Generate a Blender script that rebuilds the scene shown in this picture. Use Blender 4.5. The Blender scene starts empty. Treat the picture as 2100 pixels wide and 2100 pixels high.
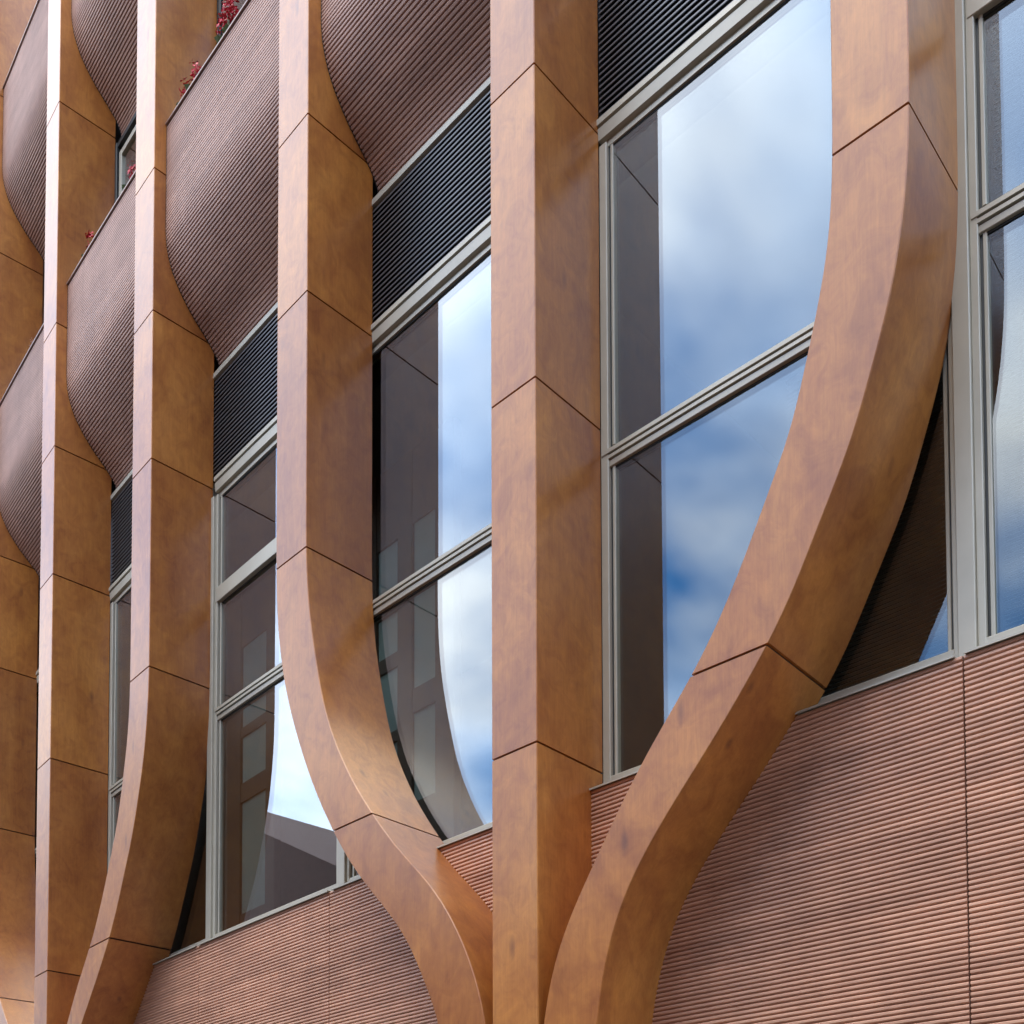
import bpy, math, random
import numpy as np
from mathutils import Matrix, Vector

random.seed(7)
scene = bpy.context.scene
C = scene.collection

# ------------------------------------------------------------------ camera
YAW, PITCH, ROLL = -0.7587, 0.0420, -0.0032
CAM_Z = 1.6
cam_data = bpy.data.cameras.new('camera')
cam = bpy.data.objects.new('camera', cam_data)
C.objects.link(cam)
fw = Vector((math.sin(YAW) * math.cos(PITCH), math.cos(YAW) * math.cos(PITCH), math.sin(PITCH)))
rt = Vector((math.cos(YAW), -math.sin(YAW), 0))
up = rt.cross(fw)
r2 = rt * math.cos(ROLL) + up * math.sin(ROLL)
u2 = -rt * math.sin(ROLL) + up * math.cos(ROLL)
cam.matrix_world = Matrix(((r2.x, u2.x, -fw.x, 0), (r2.y, u2.y, -fw.y, 0), (r2.z, u2.z, -fw.z, CAM_Z), (0, 0, 0, 1)))
cam_data.sensor_width = 36
cam_data.lens = 2381.9 * 36 / 2100
cam_data.shift_x = -1.7 / 2100
cam_data.shift_y = (2514.6 - 1050) / 2100
cam_data.clip_end = 2000
scene.camera = cam

# ------------------------------------------------------------------ sky and sun
SUN_EL, SUN_AZ = math.radians(67), math.radians(178)   # azimuth clockwise from +Y: in front of the facade, veiled by cloud
world = bpy.data.worlds.new('World')
scene.world = world
world.use_nodes = True
wn = world.node_tree
wn.nodes.clear()
w_out = wn.nodes.new('ShaderNodeOutputWorld')
w_bg = wn.nodes.new('ShaderNodeBackground')
w_bg.inputs['Strength'].default_value = 0.145
sky = wn.nodes.new('ShaderNodeTexSky')
sky.sky_type = 'NISHITA'
sky.sun_disc = False
sky.sun_elevation = SUN_EL
sky.sun_rotation = SUN_AZ
sky.air_density = 1.0
sky.ozone_density = 4.0
sky.dust_density = 0.2
tc = wn.nodes.new('ShaderNodeTexCoord')
sep = wn.nodes.new('ShaderNodeSeparateXYZ')
wn.links.new(tc.outputs['Generated'], sep.inputs[0])
zadd = wn.nodes.new('ShaderNodeMath'); zadd.operation = 'MAXIMUM'; zadd.inputs[1].default_value = 0.0
wn.links.new(sep.outputs['Z'], zadd.inputs[0])
zadd2 = wn.nodes.new('ShaderNodeMath'); zadd2.operation = 'ADD'; zadd2.inputs[1].default_value = 0.22
wn.links.new(zadd.outputs[0], zadd2.inputs[0])
div = wn.nodes.new('ShaderNodeVectorMath'); div.operation = 'DIVIDE'
wn.links.new(tc.outputs['Generated'], div.inputs[0])
wn.links.new(zadd2.outputs[0], div.inputs[1])
mapn = wn.nodes.new('ShaderNodeMapping')
mapn.inputs['Location'].default_value = (74.27, 39.4, 0)
wn.links.new(div.outputs[0], mapn.inputs[0])
cn = wn.nodes.new('ShaderNodeTexNoise')
cn.inputs['Scale'].default_value = 1.35
cn.inputs['Detail'].default_value = 4.5
cn.inputs['Roughness'].default_value = 0.62
cn.inputs['Distortion'].default_value = 0.25
wn.links.new(mapn.outputs[0], cn.inputs['Vector'])
cr = wn.nodes.new('ShaderNodeValToRGB')
cr.color_ramp.elements[0].position = 0.355
cr.color_ramp.elements[0].color = (0, 0, 0, 1)
cr.color_ramp.elements[1].position = 0.585
cr.color_ramp.elements[1].color = (1, 1, 1, 1)
wn.links.new(cn.outputs['Fac'], cr.inputs[0])
mixc = wn.nodes.new('ShaderNodeMixRGB')
cl = wn.nodes.new('ShaderNodeTexNoise')          # thicker and thinner parts of the cloud sheet
cl.inputs['Scale'].default_value = 2.3
cl.inputs['Detail'].default_value = 3.5
wn.links.new(mapn.outputs[0], cl.inputs['Vector'])
clr = wn.nodes.new('ShaderNodeValToRGB')
clr.color_ramp.elements[0].position = 0.32
clr.color_ramp.elements[0].color = (0.42, 0.62, 0.98, 1)
clr.color_ramp.elements[1].position = 0.585
clr.color_ramp.elements[1].color = (0.98, 0.99, 1.0, 1)
wn.links.new(cl.outputs['Fac'], clr.inputs[0])
cls = wn.nodes.new('ShaderNodeVectorMath'); cls.operation = 'SCALE'
cls.inputs['Scale'].default_value = 15.5
wn.links.new(clr.outputs[0], cls.inputs[0])
wn.links.new(cls.outputs[0], mixc.inputs[2])
wn.links.new(cr.outputs[0], mixc.inputs[0])
hs = wn.nodes.new('ShaderNodeHueSaturation')
hs.inputs['Saturation'].default_value = 1.30
hs.inputs['Value'].default_value = 1.35
wn.links.new(sky.outputs[0], hs.inputs['Color'])
wn.links.new(hs.outputs[0], mixc.inputs[1])
wn.links.new(mixc.outputs[0], w_bg.inputs['Color'])
wn.links.new(w_bg.outputs[0], w_out.inputs['Surface'])

sun_d = bpy.data.lights.new('sun', 'SUN')
sun_d.energy = 0.95
sun_d.angle = math.radians(34)
sun_d.color = (1.0, 0.90, 0.76)
sun = bpy.data.objects.new('sun', sun_d)
C.objects.link(sun)
sdir = Vector((math.sin(SUN_AZ) * math.cos(SUN_EL), math.cos(SUN_AZ) * math.cos(SUN_EL), math.sin(SUN_EL)))
sun.rotation_euler = sdir.to_track_quat('Z', 'Y').to_euler()

vs = scene.view_settings
vs.view_transform = 'Standard'
vs.look = 'None'
vs.gamma = 1
vs.exposure = 1.2
vs.use_curve_mapping = False
scene.cycles.caustics_reflective = False
scene.cycles.caustics_refractive = False

# ------------------------------------------------------------------ facade coordinates
# s runs along the gently convex facade, n into the building, z up
R = 82.064
CX, CY = -4.531, 87.064
PER = 7.115                      # distance between two branching columns
TC = -0.188                      # s of the nearest column's axis


def frame(s0, z0=0.0, n0=0.0):
    th = s0 / R
    r = R - n0
    return Matrix.Translation((CX + r * math.sin(th), CY - r * math.cos(th), z0)) @ Matrix.Rotation(th, 4, 'Z')


def L(ds, n, z):
    th = ds / R
    r = R - n
    return (r * math.sin(th), R - r * math.cos(th), z)


# ------------------------------------------------------------------ mesh helpers
class MB:
    def __init__(self):
        self.v, self.f = [], []

    def add(self, verts, faces):
        o = len(self.v)
        self.v += [tuple(p) for p in verts]
        self.f += [tuple(i + o for i in f) for f in faces]
        return self

    def sweep(self, prof, s0, s1, seg=3):
        """closed (n, z) profile swept along the facade"""
        k = len(prof)
        vv, ff = [], []
        for j in range(seg + 1):
            s = s0 + (s1 - s0) * j / seg
            vv += [L(s, n, z) for n, z in prof]
        for j in range(seg):
            for i in range(k):
                a, b = j * k + i, j * k + (i + 1) % k
                ff.append((a, b, b + k, a + k))
        ff.append(tuple(range(k - 1, -1, -1)))
        ff.append(tuple(range(seg * k, seg * k + k)))
        return self.add(vv, ff)

    def box(self, s0, s1, n0, n1, z0, z1, b=0.0, seg=1):
        if b:
            prof = [(n1, z0), (n0 + b, z0), (n0, z0 + b), (n0, z1 - b), (n0 + b, z1), (n1, z1)]
        else:
            prof = [(n1, z0), (n0, z0), (n0, z1), (n1, z1)]
        return self.sweep(prof, s0, s1, seg)

    def vbox(self, s0, s1, n0, n1, z0, z1, b=0.004):
        """upright member, front arrises eased"""
        p = [(s0, n1), (s0, n0 + b), (s0 + b, n0), (s1 - b, n0), (s1, n0 + b), (s1, n1)]
        k = len(p)
        vv = [L(a, n, z0) for a, n in p] + [L(a, n, z1) for a, n in p]
        ff = [(i, (i + 1) % k, (i + 1) % k + k, i + k) for i in range(k)]
        ff += [tuple(range(k - 1, -1, -1)), tuple(range(k, 2 * k))]
        return self.add(vv, ff)

    def wbox(self, x0, x1, y0, y1, z0, z1):
        vv = [(x, y, z) for z in (z0, z1) for x, y in ((x0, y0), (x1, y0), (x1, y1), (x0, y1))]
        return self.add(vv, [(0, 3, 2, 1), (4, 5, 6, 7), (0, 1, 5, 4), (1, 2, 6, 5), (2, 3, 7, 6), (3, 0, 4, 7)])

    def mesh(self, name, mat, smooth=None):
        me = bpy.data.meshes.new(name)
        me.from_pydata(self.v, [], self.f)
        me.validate()
        import bmesh
        bm = bmesh.new()
        bm.from_mesh(me)
        bmesh.ops.recalc_face_normals(bm, faces=bm.faces)
        bm.to_mesh(me)
        bm.free()
        me.materials.append(mat)
        if smooth is not None:
            me.polygons.foreach_set('use_smooth', [True] * len(me.polygons))
            me.set_sharp_from_angle(angle=math.radians(smooth))
        me.update()
        return me

    def build(self, name, mat, parent=None, smooth=None):
        return link(name, self.mesh(name, mat, smooth), parent)


def link(name, me, parent=None, loc=None):
    o = bpy.data.objects.new(name, me)
    C.objects.link(o)
    if parent is not None:
        o.parent = parent
    if loc is not None:
        o.location = loc
    return o


def thing(name, label, cat, mat4, group=None):
    o = bpy.data.objects.new(name, None)
    o.empty_display_size = 0.2
    C.objects.link(o)
    o.matrix_world = mat4
    tag(o, label, cat, group, 'thing')
    return o


def tag(o, label, cat, group=None, kind=None):
    o['label'] = label
    o['category'] = cat
    if group:
        o['group'] = group
    if kind:
        o['kind'] = kind
    return o


def struct(o):
    o['kind'] = 'structure'
    return o


# ------------------------------------------------------------------ materials
def new_mat(name):
    m = bpy.data.materials.new(name)
    m.use_nodes = True
    nt = m.node_tree
    return m, nt, nt.nodes['Principled BSDF']


def N(nt, typ, **kw):
    n = nt.nodes.new(typ)
    for k, v in kw.items():
        setattr(n, k, v)
    return n


def ramp(nt, stops):
    r = N(nt, 'ShaderNodeValToRGB')
    e = r.color_ramp.elements
    while len(e) < len(stops):
        e.new(0.5)
    for i, (p, c) in enumerate(stops):
        e[i].position = p
        e[i].color = (*c, 1)
    return r


def coords(nt, scale, rnd=True, rot=(0, 0, 0)):
    """object-space position, shifted at random for each object"""
    geo = N(nt, 'ShaderNodeNewGeometry')
    mp = N(nt, 'ShaderNodeMapping')
    mp.inputs['Scale'].default_value = scale
    mp.inputs['Rotation'].default_value = rot
    nt.links.new(geo.outputs['Position'], mp.inputs['Vector'])
    if rnd:
        oi = N(nt, 'ShaderNodeObjectInfo')
        cmb = N(nt, 'ShaderNodeVectorMath', operation='SCALE')
        cmb.inputs[0].default_value = (37.0, 53.0, 91.0)
        nt.links.new(oi.outputs['Random'], cmb.inputs['Scale'])
        nt.links.new(cmb.outputs[0], mp.inputs['Location'])
    return mp


def noise(nt, vec, scale, detail=4, rough=0.55, dist=0.0):
    n = N(nt, 'ShaderNodeTexNoise')
    n.inputs['Scale'].default_value = scale
    n.inputs['Detail'].default_value = detail
    n.inputs['Roughness'].default_value = rough
    n.inputs['Distortion'].default_value = dist
    nt.links.new(vec.outputs[0], n.inputs['Vector'])
    return n


def mix(nt, a, b, fac, mode='MIX'):
    m = N(nt, 'ShaderNodeMix', data_type='RGBA', blend_type=mode)
    for sock, val in ((m.inputs[6], a), (m.inputs[7], b), (m.inputs[0], fac)):
        if isinstance(val, (tuple, list)):
            sock.default_value = (*val, 1)
        elif isinstance(val, (int, float)):
            sock.default_value = val
        else:
            nt.links.new(val, sock)
    return m


def wood_mat():
    m, nt, p = new_mat('lacquered_timber_cladding')
    v1 = coords(nt, (1, 1, 0.55))
    v2 = coords(nt, (14, 14, 0.9))
    v3 = coords(nt, (3.2, 3.2, 1.3))
    blot = noise(nt, v1, 1.7, 5, 0.6, 0.6)
    flame = noise(nt, v3, 1.5, 5, 0.65, 0.7)
    grain = noise(nt, v2, 3.0, 6, 0.65, 0.2)
    c1 = ramp(nt, [(0.30, (0.280, 0.092, 0.024)), (0.50, (0.365, 0.134, 0.031)), (0.70, (0.425, 0.171, 0.041))])
    nt.links.new(blot.outputs['Fac'], c1.inputs[0])
    c2 = ramp(nt, [(0.34, (0.76, 0.68, 0.68)), (0.50, (1, 1, 1)), (0.68, (1.12, 1.12, 1.10))])
    nt.links.new(flame.outputs['Fac'], c2.inputs[0])
    c3 = ramp(nt, [(0.30, (0.86, 0.84, 0.82)), (0.62, (1.06, 1.06, 1.05))])
    nt.links.new(grain.outputs['Fac'], c3.inputs[0])
    a = mix(nt, c1.outputs[0], c2.outputs[0], 0.5, 'MULTIPLY')
    b = mix(nt, a.outputs[2], c3.outputs[0], 0.5, 'MULTIPLY')
    # patchy figure of the veneer, 10 to 30 cm across
    mot = noise(nt, coords(nt, (2.3, 2.3, 2.0)), 3.0, 6, 0.66, 1.1)
    cm = ramp(nt, [(0.33, (0.80, 0.74, 0.80)), (0.50, (1.0, 1.0, 1.0)), (0.66, (1.16, 1.20, 1.12))])
    nt.links.new(mot.outputs['Fac'], cm.inputs[0])
    b = mix(nt, b.outputs[2], cm.outputs[0], 0.8, 'MULTIPLY')
    # fine fibres
    fib = noise(nt, coords(nt, (60, 60, 2.5)), 2.0, 3, 0.6)
    cf = ramp(nt, [(0.3, (0.90, 0.89, 0.88)), (0.7, (1.07, 1.07, 1.07))])
    nt.links.new(fib.outputs['Fac'], cf.inputs[0])
    b = mix(nt, b.outputs[2], cf.outputs[0], 0.8, 'MULTIPLY')
    # each cladding sheet has its own shade
    oi = N(nt, 'ShaderNodeObjectInfo')
    c4 = ramp(nt, [(0.0, (0.88, 0.85, 0.90)), (0.5, (1.0, 1.0, 1.0)), (1.0, (1.10, 1.13, 1.05))])
    nt.links.new(oi.outputs['Random'], c4.inputs[0])
    d = mix(nt, b.outputs[2], c4.outputs[0], 1.0, 'MULTIPLY')
    # a few knots
    vk = coords(nt, (2.3, 2.3, 0.8))
    vor = N(nt, 'ShaderNodeTexVoronoi', feature='F1')
    vor.inputs['Scale'].default_value = 1.5
    nt.links.new(vk.outputs[0], vor.inputs['Vector'])
    kr = ramp(nt, [(0.03, (1, 1, 1)), (0.11, (0, 0, 0))])
    nt.links.new(vor.outputs['Distance'], kr.inputs[0])
    e = mix(nt, d.outputs[2], (0.10, 0.032, 0.016), kr.outputs[0])
    km = N(nt, 'ShaderNodeMath', operation='MULTIPLY')
    km.inputs[1].default_value = 0.55
    nt.links.new(kr.outputs[0], km.inputs[0])
    nt.links.new(km.outputs[0], e.inputs[0])
    nt.links.new(e.outputs[2], p.inputs['Base Color'])
    rr = N(nt, 'ShaderNodeMapRange')
    rr.inputs['To Min'].default_value = 0.30
    rr.inputs['To Max'].default_value = 0.42
    nt.links.new(blot.outputs['Fac'], rr.inputs['Value'])
    nt.links.new(rr.outputs[0], p.inputs['Roughness'])
    p.inputs['Specular IOR Level'].default_value = 0.3
    p.inputs['Coat Weight'].default_value = 0.3
    p.inputs['Coat Roughness'].default_value = 0.22
    bp = N(nt, 'ShaderNodeBump')
    bp.inputs['Strength'].default_value = 0.05
    bp.inputs['Distance'].default_value = 0.004
    nt.links.new(grain.outputs['Fac'], bp.inputs['Height'])
    big = noise(nt, v1, 1.1, 1, 0.4)
    bp2 = N(nt, 'ShaderNodeBump')
    bp2.inputs['Strength'].default_value = 0.10
    bp2.inputs['Distance'].default_value = 0.02
    nt.links.new(big.outputs['Fac'], bp2.inputs['Height'])
    nt.links.new(bp.outputs[0], bp2.inputs['Normal'])
    nt.links.new(bp2.outputs[0], p.inputs['Normal'])
    return m


def terracotta_mat(name, base, var=0.16, rough=0.42):
    m, nt, p = new_mat(name)
    v = coords(nt, (1.5, 1.5, 6), rnd=False)
    n1 = noise(nt, v, 0.9, 4, 0.6)
    v2 = coords(nt, (3, 3, 40), rnd=False)
    n2 = noise(nt, v2, 2.0, 4, 0.6)
    lo = tuple(c * (1 - var) for c in base)
    hi = (base[0] * (1 + var), base[1] * (1 + var * 1.15), base[2] * (1 + var * 1.1))
    c1 = ramp(nt, [(0.32, lo), (0.68, hi)])
    nt.links.new(n1.outputs['Fac'], c1.inputs[0])
    c2 = ramp(nt, [(0.3, (0.86, 0.84, 0.84)), (0.7, (1.1, 1.1, 1.1))])
    nt.links.new(n2.outputs['Fac'], c2.inputs[0])
    a = mix(nt, c1.outputs[0], c2.outputs[0], 0.8, 'MULTIPLY')
    st = noise(nt, coords(nt, (5, 5, 0.35), rnd=False), 1.6, 5, 0.6)     # rain streaks running down across the ribs
    cs = ramp(nt, [(0.36, (0.84, 0.83, 0.83)), (0.56, (1.03, 1.03, 1.03))])
    nt.links.new(st.outputs['Fac'], cs.inputs[0])
    a = mix(nt, a.outputs[2], cs.outputs[0], 0.4, 'MULTIPLY')
    oi = N(nt, 'ShaderNodeObjectInfo')
    c3 = ramp(nt, [(0.0, (0.90, 0.88, 0.88)), (1.0, (1.10, 1.11, 1.11))])
    nt.links.new(oi.outputs['Random'], c3.inputs[0])
    b = mix(nt, a.outputs[2], c3.outputs[0], 1.0, 'MULTIPLY')
    nt.links.new(b.outputs[2], p.inputs['Base Color'])
    p.inputs['Roughness'].default_value = rough
    fine = noise(nt, coords(nt, (1, 1, 1), rnd=False), 180, 2)
    bp = N(nt, 'ShaderNodeBump')
    bp.inputs['Strength'].default_value = 0.12
    bp.inputs['Distance'].default_value = 0.002
    nt.links.new(fine.outputs['Fac'], bp.inputs['Height'])
    nt.links.new(bp.outputs[0], p.inputs['Normal'])
    return m


def plain(name, col, rough=0.5, metal=0.0, var=0.08, scale=3.0, spec=0.5):
    m, nt, p = new_mat(name)
    n1 = noise(nt, coords(nt, (1, 1, 1)), scale, 4, 0.6)
    c1 = ramp(nt, [(0.3, tuple(c * (1 - var) for c in col)), (0.7, tuple(c * (1 + var) for c in col))])
    nt.links.new(n1.outputs['Fac'], c1.inputs[0])
    nt.links.new(c1.outputs[0], p.inputs['Base Color'])
    p.inputs['Roughness'].default_value = rough
    p.inputs['Metallic'].default_value = metal
    p.inputs['Specular IOR Level'].default_value = spec
    return m


def glass_mat():
    m = bpy.data.materials.new('coated_window_glass')
    m.use_nodes = True
    nt = m.node_tree
    nt.nodes.clear()
    out = N(nt, 'ShaderNodeOutputMaterial')
    tr = N(nt, 'ShaderNodeBsdfTransparent')
    tr.inputs['Color'].default_value = (0.70, 0.74, 0.71, 1)
    gl = N(nt, 'ShaderNodeBsdfGlossy')
    gl.inputs['Color'].default_value = (0.95, 0.98, 1.0, 1)
    gl.inputs['Roughness'].default_value = 0.0
    lw = N(nt, 'ShaderNodeLayerWeight')
    lw.inputs['Blend'].default_value = 0.5
    pw = N(nt, 'ShaderNodeMath', operation='POWER')
    pw.inputs[1].default_value = 2.0
    nt.links.new(lw.outputs['Facing'], pw.inputs[0])
    ma = N(nt, 'ShaderNodeMath', operation='MULTIPLY_ADD')
    ma.inputs[1].default_value = 0.65
    ma.inputs[2].default_value = 0.056
    nt.links.new(pw.outputs[0], ma.inputs[0])
    mx = N(nt, 'ShaderNodeMixShader')
    nt.links.new(ma.outputs[0], mx.inputs[0])
    nt.links.new(tr.outputs[0], mx.inputs[1])
    nt.links.new(gl.outputs[0], mx.inputs[2])
    nt.links.new(mx.outputs[0], out.inputs['Surface'])
    return m


M = {}
M['wood'] = wood_mat()
M['core'] = plain('dark_joint_backing', (0.030, 0.016, 0.010), 0.7)
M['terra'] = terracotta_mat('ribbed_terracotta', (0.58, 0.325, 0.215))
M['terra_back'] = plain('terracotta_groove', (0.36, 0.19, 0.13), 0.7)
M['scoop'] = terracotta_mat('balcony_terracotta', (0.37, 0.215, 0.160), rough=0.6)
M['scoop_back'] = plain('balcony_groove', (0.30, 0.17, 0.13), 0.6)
M['alu'] = plain('champagne_aluminium', (0.41, 0.38, 0.30), 0.42, 0.1, 0.08)
M['alu_dark'] = plain('dark_gasket', (0.020, 0.022, 0.020), 0.5)
M['slat'] = plain('anodised_louvre', (0.11, 0.11, 0.115), 0.32, 0.5, 0.05)
M['void'] = plain('louvre_void', (0.022, 0.022, 0.025), 0.8)
M['glass'] = glass_mat()
M['cap'] = plain('bronze_cap', (0.20, 0.12, 0.09), 0.4, 0.2)
M['stone'] = plain('asphalt', (0.05, 0.05, 0.052), 0.85, 0, 0.2, 20)
M['paving'] = plain('paving_stone', (0.09, 0.088, 0.085), 0.8, 0, 0.12, 6)
M['int_wall'] = plain('interior_wall', (0.075, 0.058, 0.046), 0.8)
M['int_floor'] = plain('interior_floor', (0.05, 0.042, 0.036), 0.6)
M['int_ceil'] = plain('interior_ceiling', (0.10, 0.095, 0.09), 0.8)
M['part_frame'] = plain('partition_frame', (0.19, 0.105, 0.08), 0.5)
M['part_panel'] = plain('partition_panel', (0.55, 0.60, 0.58), 0.6)
M['blind'] = plain('blind_slat', (0.17, 0.172, 0.18), 0.55)
M['brick'] = plain('opposite_brick', (0.20, 0.11, 0.08), 0.85, 0, 0.15, 9)
M['render'] = plain('opposite_render', (0.42, 0.38, 0.33), 0.85, 0, 0.08, 3)
M['tile'] = plain('roof_tile', (0.11, 0.055, 0.04), 0.8, 0, 0.2, 7)
M['petal'] = plain('geranium_petal', (0.50, 0.006, 0.022), 0.5, 0, 0.2, 40)
M['petal_pale'] = plain('pale_petal', (0.55, 0.36, 0.32), 0.5, 0, 0.2, 40)
M['leaf'] = plain('geranium_leaf', (0.10, 0.14, 0.05), 0.55, 0, 0.3, 40)
M['fascia'] = plain('roof_fascia', (0.30, 0.26, 0.22), 0.7)


# ------------------------------------------------------------------ ground, road, pavement
def sheet(name, x0, x1, y0, y1, z, mat):
    mb = MB().add([(x0, y0, z), (x1, y0, z), (x1, y1, z), (x0, y1, z)], [(0, 1, 2, 3)])
    return struct(mb.build(name, mat))


sheet('ground', -600, 600, -600, 600, -0.012, M['paving'])
sheet('road', -300, 300, -7.2, -1.2, 0.0, M['stone'])
for nm, y0, y1 in (('pavement', -1.2, 12.0), ('pavement', -10.0, -7.2)):
    mb = MB()
    mb.wbox(-80, 60, y0, y1, -0.01, 0.12)
    struct(mb.build(nm, M['paving']))

# ------------------------------------------------------------------ branching columns (three fins growing from one foot)
LEVELS = [0.0, 2.60, 4.755, 6.985, 8.95, 10.33, 11.67, 14.11, 16.10, 18.30]
TOP = 19.4
DEP = 0.613


def pchip(xs, ys, q):
    """monotone cubic through (xs, ys), xs ascending, then lightly smoothed by the caller"""
    xs, ys = np.array(xs, float), np.array(ys, float)
    h = np.diff(xs)
    d = np.diff(ys) / h
    mm = np.zeros(len(xs))
    for i in range(1, len(xs) - 1):
        if d[i - 1] * d[i] > 0:
            w1, w2 = 2 * h[i] + h[i - 1], h[i] + 2 * h[i - 1]
            mm[i] = (w1 + w2) / (w1 / d[i - 1] + w2 / d[i])
    q = np.clip(np.array(q, float), xs[0], xs[-1])
    k = np.clip(np.searchsorted(xs, q) - 1, 0, len(xs) - 2)
    t = (q - xs[k]) / h[k]
    return ((1 + 2 * t) * (1 - t) ** 2 * ys[k] + t * (1 - t) ** 2 * h[k] * mm[k]
            + t * t * (3 - 2 * t) * ys[k + 1] + t * t * (t - 1) * h[k] * mm[k + 1])


OUT_R = [(0, .57), (2.4, .575), (2.75, .60), (3.0, .632), (3.14, .648), (3.30, .682), (3.51, .748), (3.70, .835), (3.88, .962), (4.05, 1.105), (4.19, 1.242),
         (4.41, 1.452), (4.58, 1.600), (4.78, 1.762), (4.98, 1.893), (5.22, 2.012), (5.58, 2.205), (5.80, 2.282), (5.93, 2.326),
         (6.15, 2.400), (6.43, 2.456), (6.68, 2.490), (6.93, 2.506), (7.3, 2.51), (30, 2.51)]
IN_R = [(0, .196), (2.6, .197), (2.9, .207), (3.06, .226), (3.22, .258), (3.43, .322), (3.57, .386), (3.72, .476), (3.85, .568), (4.01, .676), (4.15, .775),
        (4.39, .950), (4.61, 1.148), (4.78, 1.308), (5.08, 1.510), (5.28, 1.622), (5.57, 1.766), (5.75, 1.866), (5.93, 1.921),
        (6.19, 1.994), (6.54, 2.080), (6.75, 2.108), (7.07, 2.122), (7.4, 2.124), (30, 2.124)]
OUT_L = [(0, .57), (2.4, .575), (2.75, .595), (3.0, .63), (3.20, .668), (3.30, .710), (3.43, .777), (3.62, .875), (3.80, .976), (3.98, 1.121), (4.17, 1.314),
         (4.33, 1.469), (4.55, 1.653), (4.74, 1.784), (5.12, 2.018), (5.43, 2.172), (5.74, 2.305), (6.06, 2.415), (6.39, 2.486),
         (6.63, 2.516), (6.99, 2.533), (7.4, 2.535), (30, 2.535)]
IN_L = [(0, .196), (2.6, .197), (2.9, .215), (3.14, .250), (3.26, .276), (3.42, .329), (3.63, .419), (3.79, .510), (3.99, .641), (4.15, .777), (4.28, .916),
        (4.44, 1.080), (4.63, 1.250), (4.74, 1.331), (4.91, 1.471), (5.11, 1.609), (5.40, 1.775), (5.64, 1.885), (5.89, 1.961),
        (6.21, 2.038), (6.46, 2.090), (6.78, 2.126), (7.1, 2.138), (30, 2.138)]
ZQ = np.arange(0, 20.01, 0.02)


def curve(tab):
    y = pchip([a for a, _ in tab], [b for _, b in tab], ZQ)
    k = np.exp(-0.5 * (np.arange(-18, 19) / 7.0) ** 2)
    k /= k.sum()
    return np.convolve(np.pad(y, 18, mode='edge'), k, mode='valid')


CV = {'or': curve(OUT_R), 'ir': curve(IN_R), 'ol': curve(OUT_L), 'il': curve(IN_L)}


def edges(kind, z):
    if kind == 'mid':
        return -0.188, 0.188
    i = lambda key: float(np.interp(z, ZQ, CV[key]))
    if kind == 'right':
        return i('ir'), i('or')
    return -i('ol'), -i('il')


def fin_mesh(kind, z0, z1, inset=0.0, b=0.005):
    curved = kind != 'mid'
    zs = [z0]
    z = z0
    while z < z1 - 1e-6:
        step = 0.06 if curved and 2.3 < z < 7.6 else 0.6
        z = min(z + step, z1)
        zs.append(z)
    n0, n1 = inset, DEP - inset * 0.5
    mb = MB()
    vv, ff = [], []
    for z in zs:
        a, c = edges(kind, z)
        a += inset
        c -= inset
        vv += [L(a, n1, z), L(a, n0 + b, z), L(a + b, n0, z), L(c - b, n0, z), L(c, n0 + b, z), L(c, n1, z)]
    k = 6
    for j in range(len(zs) - 1):
        for i in range(k):
            ff.append((j * k + i, j * k + (i + 1) % k, (j + 1) * k + (i + 1) % k, (j + 1) * k + i))
    ff.append(tuple(range(k - 1, -1, -1)))
    ff.append(tuple(range((len(zs) - 1) * k, len(zs) * k)))
    return mb.add(vv, ff)


GAPJ = 0.0068
fin_data = {}
for kind in ('left', 'mid', 'right'):
    core = fin_mesh(kind, 0.0, TOP, 0.016).mesh('fin', M['core'])
    sheets = []
    lv = [z + (0.055 if kind == 'right' and i == 3 else 0) for i, z in enumerate(LEVELS)]
    for i in range(len(lv)):
        z0 = lv[i] + (GAPJ if i else 0)
        z1 = (lv[i + 1] - GAPJ) if i + 1 < len(lv) else TOP
        sheets.append(fin_mesh(kind, z0, z1).mesh('cladding_sheet', M['wood'], 25))
    fin_data[kind] = (core, sheets)


def column(center, label, kinds=('left', 'mid', 'right')):
    t = thing('branching_column', label, 'column', frame(center), 'branching timber columns of the facade')
    for kind in kinds:
        core, sheets = fin_data[kind]
        f = link('fin', core, t)
        for me in sheets:
            link('cladding_sheet', me, f)
    return t


column(TC, 'large branching timber column splitting into three fins at the picture centre')
column(TC - PER, 'second branching timber column, farther off, its right fin curving in at the lower left')


# ------------------------------------------------------------------ ribbed wall panels under the windows
WALL_N, WALL_TOP, RIB = 0.500, 4.612, 0.0272
RIB_FROM = 2.56


def rib_profile(n, z, h=RIB, d=0.012):
    return [(n + d, z), (n + d, z + 0.004), (n + d * 0.35, z + 0.0065), (n, z + 0.0105), (n, z + 0.0205), (n + d * 0.35, z + 0.0245),
            (n + d, z + h - 0.0005)]


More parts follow.
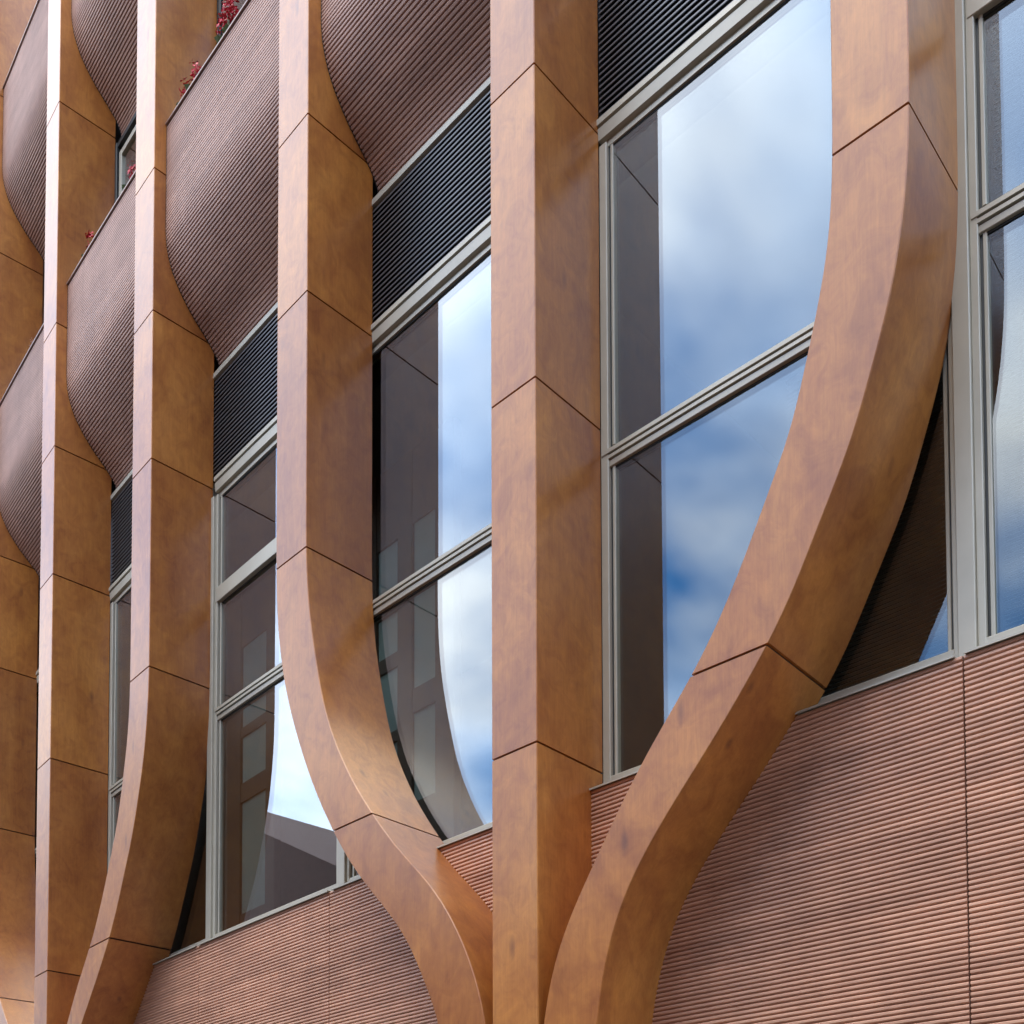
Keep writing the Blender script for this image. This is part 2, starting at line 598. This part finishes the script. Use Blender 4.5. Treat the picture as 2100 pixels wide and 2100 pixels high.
def wall_panel(s0, s1, label):
    mid = (s0 + s1) / 2
    hw = (s1 - s0) / 2 - 0.0045
    t = thing('wall_panel', label, 'wall panel', frame(mid), 'ribbed terracotta panels below the windows')
    seg = max(2, int(hw * 2 / 0.6))
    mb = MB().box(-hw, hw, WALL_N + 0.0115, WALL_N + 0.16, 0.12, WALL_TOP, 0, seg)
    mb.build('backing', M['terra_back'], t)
    me = MB().sweep(rib_profile(WALL_N, 0), -hw, hw, seg).mesh('rib', M['terra'])
    n_top = int((WALL_TOP - RIB_FROM) / RIB)
    z_first = WALL_TOP - n_top * RIB
    for i in range(n_top):
        link('rib', me, t, (0, 0, z_first + i * RIB))
    low = MB()
    z = z_first - RIB
    while z > 0.13:
        low.sweep(rib_profile(WALL_N, z), -hw, hw, seg)
        z -= RIB
    lo = low.build('ribbing', M['terra'], t)
    lo['kind'] = 'stuff'
    return t


SEAM_R, SEAM_L = 2.522, -2.527
wall_panel(TC + SEAM_R, TC + PER + SEAM_L, 'ribbed terracotta wall panel right of the vertical seam at the lower right')
wall_panel(TC, TC + SEAM_R, 'ribbed terracotta wall panel under the big curved fin at the lower right')
wall_panel(TC + SEAM_L, TC, 'ribbed terracotta wall panel under the left fin of the central column')
wall_panel(TC - PER + SEAM_R, TC + SEAM_L, 'ribbed terracotta wall panel below the sloping roof reflection, lower left')
wall_panel(TC - PER, TC - PER + SEAM_R, 'narrow dark ribbed wall panel beside the second column, at the bottom left')

# ------------------------------------------------------------------ windows
FN = 0.618          # face of the aluminium frames
GN = 0.652          # face of the glass
Z_SILL, Z_HEAD = 4.640, 8.845
T1 = (6.722, 6.862)
T2 = (7.835, 7.975)


def transom_mesh(s0, s1, z0, z1, flat=False):
    mb = MB()
    h = z1 - z0
    if flat:
        mb.box(s0, s1, FN - 0.004, GN + 0.05, z0, z1, 0.004, 3)
        return mb
    # ribbed drainage profile: proud bars with shadow grooves between them
    prof = [(GN + 0.05, z0), (FN + 0.016, z0), (FN + 0.012, z0 + 0.003), (FN + 0.010, z0 + h * .26), (FN + 0.030, z0 + h * .27), (FN + 0.030, z0 + h * .33),
            (FN, z0 + h * .34), (FN, z0 + h * .49), (FN + 0.022, z0 + h * .50), (FN + 0.022, z0 + h * .57), (FN - 0.006, z0 + h * .58),
            (FN - 0.006, z0 + h * .76), (FN + 0.012, z0 + h * .77), (FN + 0.012, z0 + h * .80), (FN + 0.004, z0 + h * .81), (FN + 0.030, z1), (GN + 0.05, z1)]
    return mb.sweep(prof, s0, s1, 3)


def window(s0, s1, label, transoms, posts=(), z0=Z_SILL, z1=Z_HEAD, jl=0.060, jr=0.060, sill=True, group='windows of the facade'):
    mid = (s0 + s1) / 2
    hw = (s1 - s0) / 2
    t = thing('window', label, 'window', frame(mid), group)
    # surround: two jambs, cill member and head member
    MB().vbox(-hw, -hw + jl, FN, GN + 0.05, z0 + 0.012, z1 + 0.02).build('jamb', M['alu'], t)
    MB().vbox(hw - jr, hw, FN, GN + 0.05, z0 + 0.012, z1 + 0.02).build('jamb', M['alu'], t)
    MB().box(-hw + jl, hw - jr, FN + 0.004, GN + 0.05, z0 + 0.012, z0 + 0.085, 0.006, 3).build('bottom_rail', M['alu'], t)
    hd = MB()
    hd.sweep([(GN + 0.06, z1), (FN + 0.020, z1), (FN + 0.020, z1 + 0.030), (FN + 0.030, z1 + 0.032), (FN + 0.030, z1 + 0.055), (FN - 0.004, z1 + 0.058),
              (FN - 0.010, z1 + 0.135), (FN + 0.010, z1 + 0.140), (FN + 0.010, z1 + 0.150), (FN - 0.020, z1 + 0.152), (FN - 0.020, z1 + 0.190),
              (FN + 0.010, z1 + 0.205), (GN + 0.06, z1 + 0.205)], -hw, hw, 3)
    hd.build('head', M['alu'], t)
    zs = [z0 + 0.085] + [z for tr in transoms for z in tr] + [z1]
    for i, tr in enumerate(transoms):
        transom_mesh(-hw + 0.012, hw - 0.012, tr[0], tr[1], flat=(i == 1)).build('transom', M['alu'], t)
    for i in range(0, len(zs), 2):
        a, b = zs[i], zs[i + 1]
        g = MB().box(-hw + jl + 0.012, hw - jr - 0.012, GN, GN + 0.024, a + 0.008, b - 0.008)
        ta, tb = random.uniform(-.0022, .0022), random.uniform(-.0022, .0022)      # no two panes sit in quite the same plane
        zc = (a + b) / 2
        g.v = [(x, y + ta * x + tb * (z - zc), z) for x, y, z in g.v]
        pane = g.build('pane', M['glass'], t)
        x0, x1 = -hw + jl, hw - jr
        for xa, xb in ((x0 + 0.016, x0 + 0.037), (x1 - 0.037, x1 - 0.016)):
            MB().vbox(xa, xb, GN - 0.012, GN + 0.03, a, b, 0.003).build('glazing_bead', M['alu'], pane)
        for xa, xb in ((x0, x0 + 0.016), (x1 - 0.016, x1)):
            MB().vbox(xa, xb, GN - 0.006, GN + 0.03, a, b, 0.002).build('gasket', M['alu_dark'], pane)
        MB().box(x0 + 0.037, x1 - 0.037, GN - 0.004, GN + 0.03, b - 0.012, b).build('gasket', M['alu_dark'], pane)
    for a, b, n0 in posts:
        MB().vbox(a - mid, b - mid, n0, GN + 0.06, z0 + 0.004, z1 + 0.01, 0.004).build('post', M['alu'], t)
    if sill:
        sl = MB()
        sl.sweep([(0.66, 4.628), (0.482, 4.618), (0.482, 4.607), (0.487, 4.607), (0.489, 4.613), (0.66, 4.614)], -hw - 0.02, hw + 0.02, 4)
        sl.build('sill', M['alu'], t)
    return t


PO0, PO1 = 2.462, 2.552          # post beside each outer fin
T1R, T2R = (T1[0] + 0.065, T1[1] + 0.065), (T2[0] + 0.085, T2[1] + 0.085)
window(TC + 0.188, TC + PO0, 'tall two-pane window reflecting bright sky between centre fin and big curved fin', [T1], jr=0.030)
window(TC - PO0, TC - 0.188, 'tall window left of the centre fin, dark with a blue curved sky reflection', [T1], jl=0.030)
window(TC + PO1, TC + PER - PO1, 'window at the right edge beside the post and the big curved fin', [T1R, T2R],
       posts=[(TC + PO0, TC + PO1, FN - 0.022)], jl=0.042, jr=0.042)
window(TC - PER + PO1, TC - PO1, 'three-pane window with the sloping roof reflection between the two columns', [T1, T2],
       posts=[(TC - PER + PO0, TC - PER + PO1, FN - 0.022), (TC - PO1, TC - PO0, FN - 0.022)], jl=0.042, jr=0.042)
window(TC - PER + 0.188, TC - PER + PO0, 'narrowly seen window right of the second column, half behind its curved fin', [T1], jr=0.030)
window(TC - PER - PO0, TC - PER - 0.188, 'dark sliver of window left of the second column', [T1], jl=0.030)


def upper_window(s0, s1, z0, z1, label):
    mid = (s0 + s1) / 2
    hw = (s1 - s0) / 2
    t = thing('window', label, 'window', frame(mid), 'upper windows behind the balconies')
    fr = MB()
    fr.vbox(-hw, -hw + 0.05, FN - 0.01, 0.74, z0, z1)
    fr.vbox(hw - 0.05, hw, FN - 0.01, 0.74, z0, z1)
    fr.box(-hw + 0.05, hw - 0.05, FN, 0.74, z1 - 0.05, z1)
    fr.box(-hw + 0.05, hw - 0.05, FN, 0.74, z0, z0 + 0.05)
    fr.build('frame', M['alu_dark'], t)
    sash = MB()
    sash.vbox(-hw + 0.07, -hw + 0.13, FN + 0.01, 0.74, z0 + 0.05, z1 - 0.12)
    sash.vbox(hw - 0.13, hw - 0.07, FN + 0.01, 0.74, z0 + 0.05, z1 - 0.12)
    sash.box(-hw + 0.13, hw - 0.13, FN + 0.012, 0.74, z1 - 0.18, z1 - 0.12)
    sash.build('sash', M['alu'], t)
    MB().box(-hw + 0.12, hw - 0.12, GN, GN + 0.02, z0 + 0.05, z1 - 0.17).build('pane', M['glass'], t)
    return t


upper_window(TC - PER + 2.53, TC - 2.54, 11.3, 14.02, 'upper window behind the red flowers at the top')
upper_window(TC - PER + 0.19, TC - PER + 2.12, 11.3, 14.02, 'small upper window between two balconies near the second column')

# ------------------------------------------------------------------ louvre vents above the windows
LZ0, LZ1, LP = 9.052, 9.985, 0.0415


def louvre(s0, s1, label):
    mid = (s0 + s1) / 2
    hw = (s1 - s0) / 2
    t = thing('louvre_vent', label, 'louvre', frame(mid), 'dark louvre vents above the windows')
    MB().box(-hw, hw, FN + 0.055, FN + 0.12, LZ0 - 0.01, LZ1 + 0.05).build('backing', M['void'], t)
    me = MB().sweep([(FN + 0.002, 0.0), (FN, 0.004), (FN, 0.013), (FN + 0.003, 0.016), (FN + 0.050, 0.040), (FN + 0.050, 0.034)], -hw + 0.004, hw - 0.004, 3).mesh('slat', M['slat'])
    k = int((LZ1 - LZ0) / LP)
    for i in range(k + 1):
        link('slat', me, t, (0, 0, LZ0 + i * LP))
    MB().sweep([(FN + 0.06, LZ1 + 0.030), (FN - 0.012, LZ1 + 0.030), (FN - 0.012, LZ1 + 0.078), (FN + 0.01, LZ1 + 0.082), (FN + 0.06, LZ1 + 0.082)], -hw, hw, 3).build('head_trim', M['alu'], t)
    return t


louvre(TC + 0.190, TC + 2.40, 'black louvre vent at the top right of the centre fin')
louvre(TC - 2.30, TC - 0.190, 'black louvre vent left of the centre fin under the top balcony')
louvre(TC - PER + 2.46, TC - 2.46, 'black louvre vent between the two columns under the broad balcony')
louvre(TC - PER + 0.19, TC - PER + 2.4, 'small dark louvre vent just right of the second column')

# ------------------------------------------------------------------ scooped balcony fronts
SCOOP = [(0.118, 12.13), (0.118, 11.16), (0.126, 11.03), (0.150, 10.905), (0.190, 10.79), (0.245, 10.685), (0.315, 10.585), (0.395, 10.49), (0.480, 10.405), (0.565, 10.32), (0.630, 10.24), (0.672, 10.155), (0.690, 10.075)]
SRIB = 0.031


def scoop_path():
    pts = np.array(SCOOP)
    d = np.concatenate([[0], np.cumsum(np.hypot(*np.diff(pts, axis=0).T))])
    q = np.linspace(0, d[-1], 400)
    n, z = pchip(d, pts[:, 0], q), pchip(d, pts[:, 1], q)
    dd = np.concatenate([[0], np.cumsum(np.hypot(np.diff(n), np.diff(z)))])
    return dd, n, z


SD, SN, SZ = scoop_path()


def scoop_at(d, off=0.0):
    n = float(np.interp(d, SD, SN)); z = float(np.interp(d, SD, SZ))
    e = 0.01
    tn = float(np.interp(d + e, SD, SN) - np.interp(d - e, SD, SN))
    tz = float(np.interp(d + e, SD, SZ) - np.interp(d - e, SD, SZ))
    l = math.hypot(tn, tz) or 1
    # outward normal (towards the street / downwards)
    nn, nz = tz / l, -tn / l
    return n + nn * off, z + nz * off


def balcony(s0, s1, zoff, label, split):
    mid = (s0 + s1) / 2
    hw = (s1 - s0) / 2 - 0.010
    t = thing('balcony_front', label, 'balcony', frame(mid, zoff), 'scooped ribbed balcony fronts')
    D = SD[-1]
    outer = [scoop_at(d, -0.006) for d in np.linspace(0, D, 48)]
    inner = [scoop_at(d, -0.07) for d in np.linspace(D, 0, 24)]
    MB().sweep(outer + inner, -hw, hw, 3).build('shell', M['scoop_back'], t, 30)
    k = int(D / SRIB)
    big = MB()
    for i in range(k):
        d = i * SRIB + 0.004
        f = lambda q, o: scoop_at(min(max(q, 0.0), D), o)
        g = 0.003 + 0.0045 * min(1.0, max(0.0, (d - 0.75) / 0.45))      # the grooves widen where the front curls under
        w = SRIB - g
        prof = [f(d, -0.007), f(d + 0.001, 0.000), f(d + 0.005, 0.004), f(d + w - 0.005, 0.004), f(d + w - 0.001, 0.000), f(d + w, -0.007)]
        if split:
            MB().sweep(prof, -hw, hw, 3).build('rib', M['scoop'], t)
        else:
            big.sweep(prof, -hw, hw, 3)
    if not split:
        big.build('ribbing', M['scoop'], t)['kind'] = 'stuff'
    MB().sweep([(0.20, 12.135), (0.098, 12.135), (0.098, 12.150), (0.105, 12.158), (0.20, 12.158)], -hw, hw, 3).build('cap', M['cap'], t)
    # dark strips standing in for the shade in the gaps beside the fins
    side = [scoop_at(d, 0.004) for d in np.linspace(0, D, 40)] + [scoop_at(d, -0.05) for d in np.linspace(D, 0, 40)]
    MB().sweep(side, -hw - 0.008, -hw - 0.001, 1).build('shadow_gap_strip', M['core'], t)
    MB().sweep(side, hw + 0.001, hw + 0.008, 1).build('shadow_gap_strip', M['core'], t)
    # balcony floor
    MB().box(-hw, hw, 0.30, 0.70, 10.95, 11.05).build('floor_slab', M['int_wall'], t)
    return t


FL = 4.055
balcony(TC - 2.138, TC - 0.188, 0, 'ribbed balcony front curving under at the top, left of the centre fin', True)
balcony(TC - PER + 2.51, TC - 2.535, 0, 'broad ribbed balcony front with red flowers along its rim, upper left', True)
balcony(TC - PER + 0.188, TC - PER + 2.124, 0, 'lower ribbed balcony front just right of the second column', False)
balcony(TC - PER - 2.138, TC - PER - 0.188, 0, 'lower ribbed balcony front at the left edge', False)
balcony(TC - PER + 0.188, TC - PER + 2.124, FL, 'upper ribbed balcony front in the top left, right of the second column', False)
balcony(TC - PER - 2.138, TC - PER - 0.188, FL, 'upper ribbed balcony front in the top left corner', False)


# ------------------------------------------------------------------ flowers on the balcony rims
def flower(s, n, z, label, red=True, size=1.0, nfl=1):
    t = thing('flowering_plant', label, 'flower', frame(s, z, n), 'geraniums on the balcony rims')
    rnd = random.Random(int(abs(s * 1000) + z * 77))
    for k in range(nfl):
        h = (0.16 + 0.10 * rnd.random()) * size
        lx, ly = rnd.uniform(-.07, .07) * (nfl > 1), rnd.uniform(-.05, .02)
        st = MB()
        for j in range(5):
            a = j * 2 * math.pi / 5
            pass
        rings = []
        for q in range(4):
            f = q / 3
            rr = 0.006 * (1 - 0.4 * f)
            rings.append([(lx * f + rr * math.cos(a), ly * f + rr * math.sin(a), h * f - 0.06) for a in [i * math.pi * 2 / 5 for i in range(5)]])
        vv = [p for r_ in rings for p in r_]
        ff = [(q * 5 + i, q * 5 + (i + 1) % 5, (q + 1) * 5 + (i + 1) % 5, (q + 1) * 5 + i) for q in range(3) for i in range(5)]
        st.add(vv, ff)
        st.build('stem', M['leaf'], t)
        bl = MB()
        for j in range(22):
            d = Vector((rnd.gauss(0, 1), rnd.gauss(0, 1), rnd.gauss(0.1, 1.3))).normalized()
            cpt = Vector((lx, ly, h - 0.04)) + Vector((d.x * 0.030, d.y * 0.030, d.z * 0.055)) * size * rnd.uniform(0.5, 1.25)
            a = d.orthogonal().normalized()
            b = d.cross(a)
            r0 = 0.013 * size * rnd.uniform(0.7, 1.3)
            vv = [cpt, cpt + a * r0 + b * r0 * 0.5 + d * 0.006, cpt + a * r0 * 1.7 + d * 0.012, cpt + a * r0 - b * r0 * 0.5 + d * 0.006,
                  cpt - a * r0 + b * r0 * 0.6, cpt - a * r0 * 1.5 - d * 0.006, cpt - a * r0 - b * r0 * 0.6]
            bl.add(vv, [(0, 1, 2), (0, 2, 3), (0, 4, 5), (0, 5, 6)])
        bl.build('blossom', M['petal'] if red else M['petal_pale'], t)
        for j in range(3):
            an = rnd.uniform(0, 6.28)
            base = Vector((lx * .4, ly * .4, -0.03 + 0.03 * j))
            d = Vector((math.cos(an), math.sin(an), 0.5))
            side = Vector((-math.sin(an), math.cos(an), 0)) * 0.03 * size
            tip = base + d * 0.07 * size
            m_ = base + d * 0.045 * size
            MB().add([base, m_ + side, tip, m_ - side, m_ + Vector((0, 0, -0.008))], [(0, 1, 4), (1, 2, 4), (2, 3, 4), (3, 0, 4)]).build('leaf', M['leaf'], t)
    return t


RIM = 12.16
flower(-4.57, 0.20, RIM, 'small red flower lowest on the rim of the broad balcony', nfl=2, size=1.3)
flower(-4.40, 0.20, RIM, 'taller red flower standing higher up the rim of the broad balcony', nfl=1, size=1.5)
flower(-3.80, 0.20, RIM, 'cluster of red flowers at the top edge beside the window', nfl=5, size=1.6)
flower(-6.70, 0.20, RIM, 'single red flower on the lower balcony rim beside the second column', nfl=1, size=1.5)
flower(-5.70, 0.20, RIM, 'crimson flower against the small upper window', nfl=1, size=1.5)
flower(-8.38, 0.20, RIM, 'pale withered flower on the balcony rim at the left edge', red=False, nfl=2, size=1.0)

# ------------------------------------------------------------------ interior seen through the glass
I = frame(0)
for nm, b, mat in (('interior_wall', (-30, 7, 4.6, 4.8, 4.0, 19), 'int_wall'), ('interior_floor', (-30, 7, 0.72, 4.6, 4.20, 4.55), 'int_floor'),
                   ('ceiling', (-30, 7, 0.72, 4.6, 9.06, 9.3), 'int_ceil'),
                   ('spandrel_wall', (-30, 7, 0.745, 0.95, 8.95, 11.30), 'void'), ('spandrel_wall', (-30, 7, 0.745, 0.95, 13.98, 15.35), 'void'),
                   ('facade_wall', (-30, TC - PER - 2.6, 0.66, 0.95, 0.1, 19), 'terra_back'), ('facade_wall', (5.0, 7, 0.66, 0.95, 0.1, 19), 'terra_back')):
    o = MB().box(*b, 0, 8).build(nm, M[mat])
    struct(o).matrix_world = I
o = MB().vbox(-1.02, -0.86, 0.75, 4.6, 4.55, 9.06).build('interior_wall', M['int_wall'])
struct(o).matrix_world = I

pt = thing('glazed_partition', 'brown framed partition with pale panels behind the windows left of centre', 'partition', I)
PN = 1.6
for a, b in ((-6.30, -5.99), (-5.46, -5.28), (-3.72, -3.54), (-3.225, -3.02), (-2.70, -2.45), (-1.95, -1.75)):
    MB().vbox(a, b, PN - 0.02, PN + 0.06, 4.55, 8.9).build('mullion', M['part_frame'], pt)
for cols, rows in (((-5.99, -5.46), ((7.40, 8.28), (6.80, 7.30), (5.4, 6.60))), 
                   ((-3.54, -3.225), ((7.62, 8.19), (7.16, 7.54), (6.45, 7.03), (5.4, 6.35))), ((-3.02, -2.70), ((6.73, 8.23), (5.72, 6.52)))):
    for z0, z1 in rows:
        MB().vbox(cols[0], cols[1], PN + 0.01, PN + 0.04, z0, z1, 0.003).build('panel', M['part_panel'], pt)
    zz = [4.55] + [z for r_ in sorted(rows) for z in r_] + [8.9]
    for i in range(0, len(zz), 2):
        MB().vbox(cols[0], cols[1], PN - 0.01, PN + 0.05, zz[i], zz[i + 1], 0.003).build('rail', M['part_frame'], pt)


def blind(s0, s1, z0, z1, label):
    mid = (s0 + s1) / 2
    hw = (s1 - s0) / 2
    t = thing('venetian_blind', label, 'blind', frame(mid), 'blinds behind the glass')
    MB().box(-hw, hw, 0.745, 0.785, z1, z1 + 0.04).build('head_rail', M['blind'], t)
    sl = MB()
    z = z0
    while z < z1:
        sl.sweep([(0.750, z), (0.752, z - 0.001), (0.776, z + 0.019), (0.775, z + 0.020)], -hw, hw, 2)
        z += 0.0235
    sl.build('slats', M['blind'], t)['kind'] = 'stuff'
    return t


blind(TC + 2.64, TC + PER - 2.62, 4.75, 8.78, 'grey slatted blind inside the window at the right edge')
blind(TC + 1.45, TC + 2.34, 4.75, 6.66, 'dim slatted blind behind the dark triangle of glass right of the curved fin')


# ------------------------------------------------------------------ buildings across the street (seen mirrored in glass and lacquer; one added to block sky light)
def opposite(name, label, x0, x1, y, z_eave, ridge, mat, cols, rows, depth=12):
    t = thing(name, label, 'building', Matrix.Translation(((x0 + x1) / 2, y, 0)))
    hw = (x1 - x0) / 2
    MB().wbox(-hw, hw, -depth, 0, 0.0, z_eave).build('wall', mat, t)
    if ridge:
        rf = MB()
        vv = [(-hw - .3, .35, z_eave), (hw + .3, .35, z_eave), (0, .35, ridge), (-hw - .3, -depth, z_eave), (hw + .3, -depth, z_eave), (0, -depth, ridge)]
        rf.add(vv, [(0, 1, 2), (3, 5, 4), (0, 2, 5, 3), (1, 4, 5, 2), (0, 3, 4, 1)])
    else:
        rf = MB().wbox(-hw - .25, hw + .25, -depth - .2, .3, z_eave, z_eave + .45)
    rf.build('roof', M['tile'] if ridge else M['fascia'], t)
    dx, dz = 2 * hw / cols, (z_eave - 3.5) / rows
    for i in range(cols):
        for j in range(rows):
            cx, cz = -hw + dx * (i + .5), 3.5 + dz * (j + .45)
            f = MB().wbox(cx - .6, cx + .6, 0.0, 0.05, cz - .8, cz + .8).build('window', M['render'], t)
            MB().wbox(cx - .5, cx + .5, 0.05, 0.07, cz - .7, cz + .7).build('pane', M['alu_dark'], f)
    return t


opposite('terrace_house', 'low brick terrace across the street, mirrored low in the glass', -25, -2.2, -10, 10.2, None, M['brick'], 6, 2)
opposite('sky_blocker', 'unseen dark brick block added across the street to cut low sky light from the right', -1.8, 60, -10, 18.0, None, M['brick'], 16, 4)  # added out of view to keep low sky light off fin sides and undersides
opposite('gabled_house', 'gabled house mirrored as a sloping brown roof edge in the window', -68, -25.6, -9.5, 11.8, 23.0, M['brick'], 10, 2)
opposite('tower_block', 'pale tower block farther along the street, mirrored in the far fins', -130, -69, -12, 36.0, None, M['render'], 14, 9)
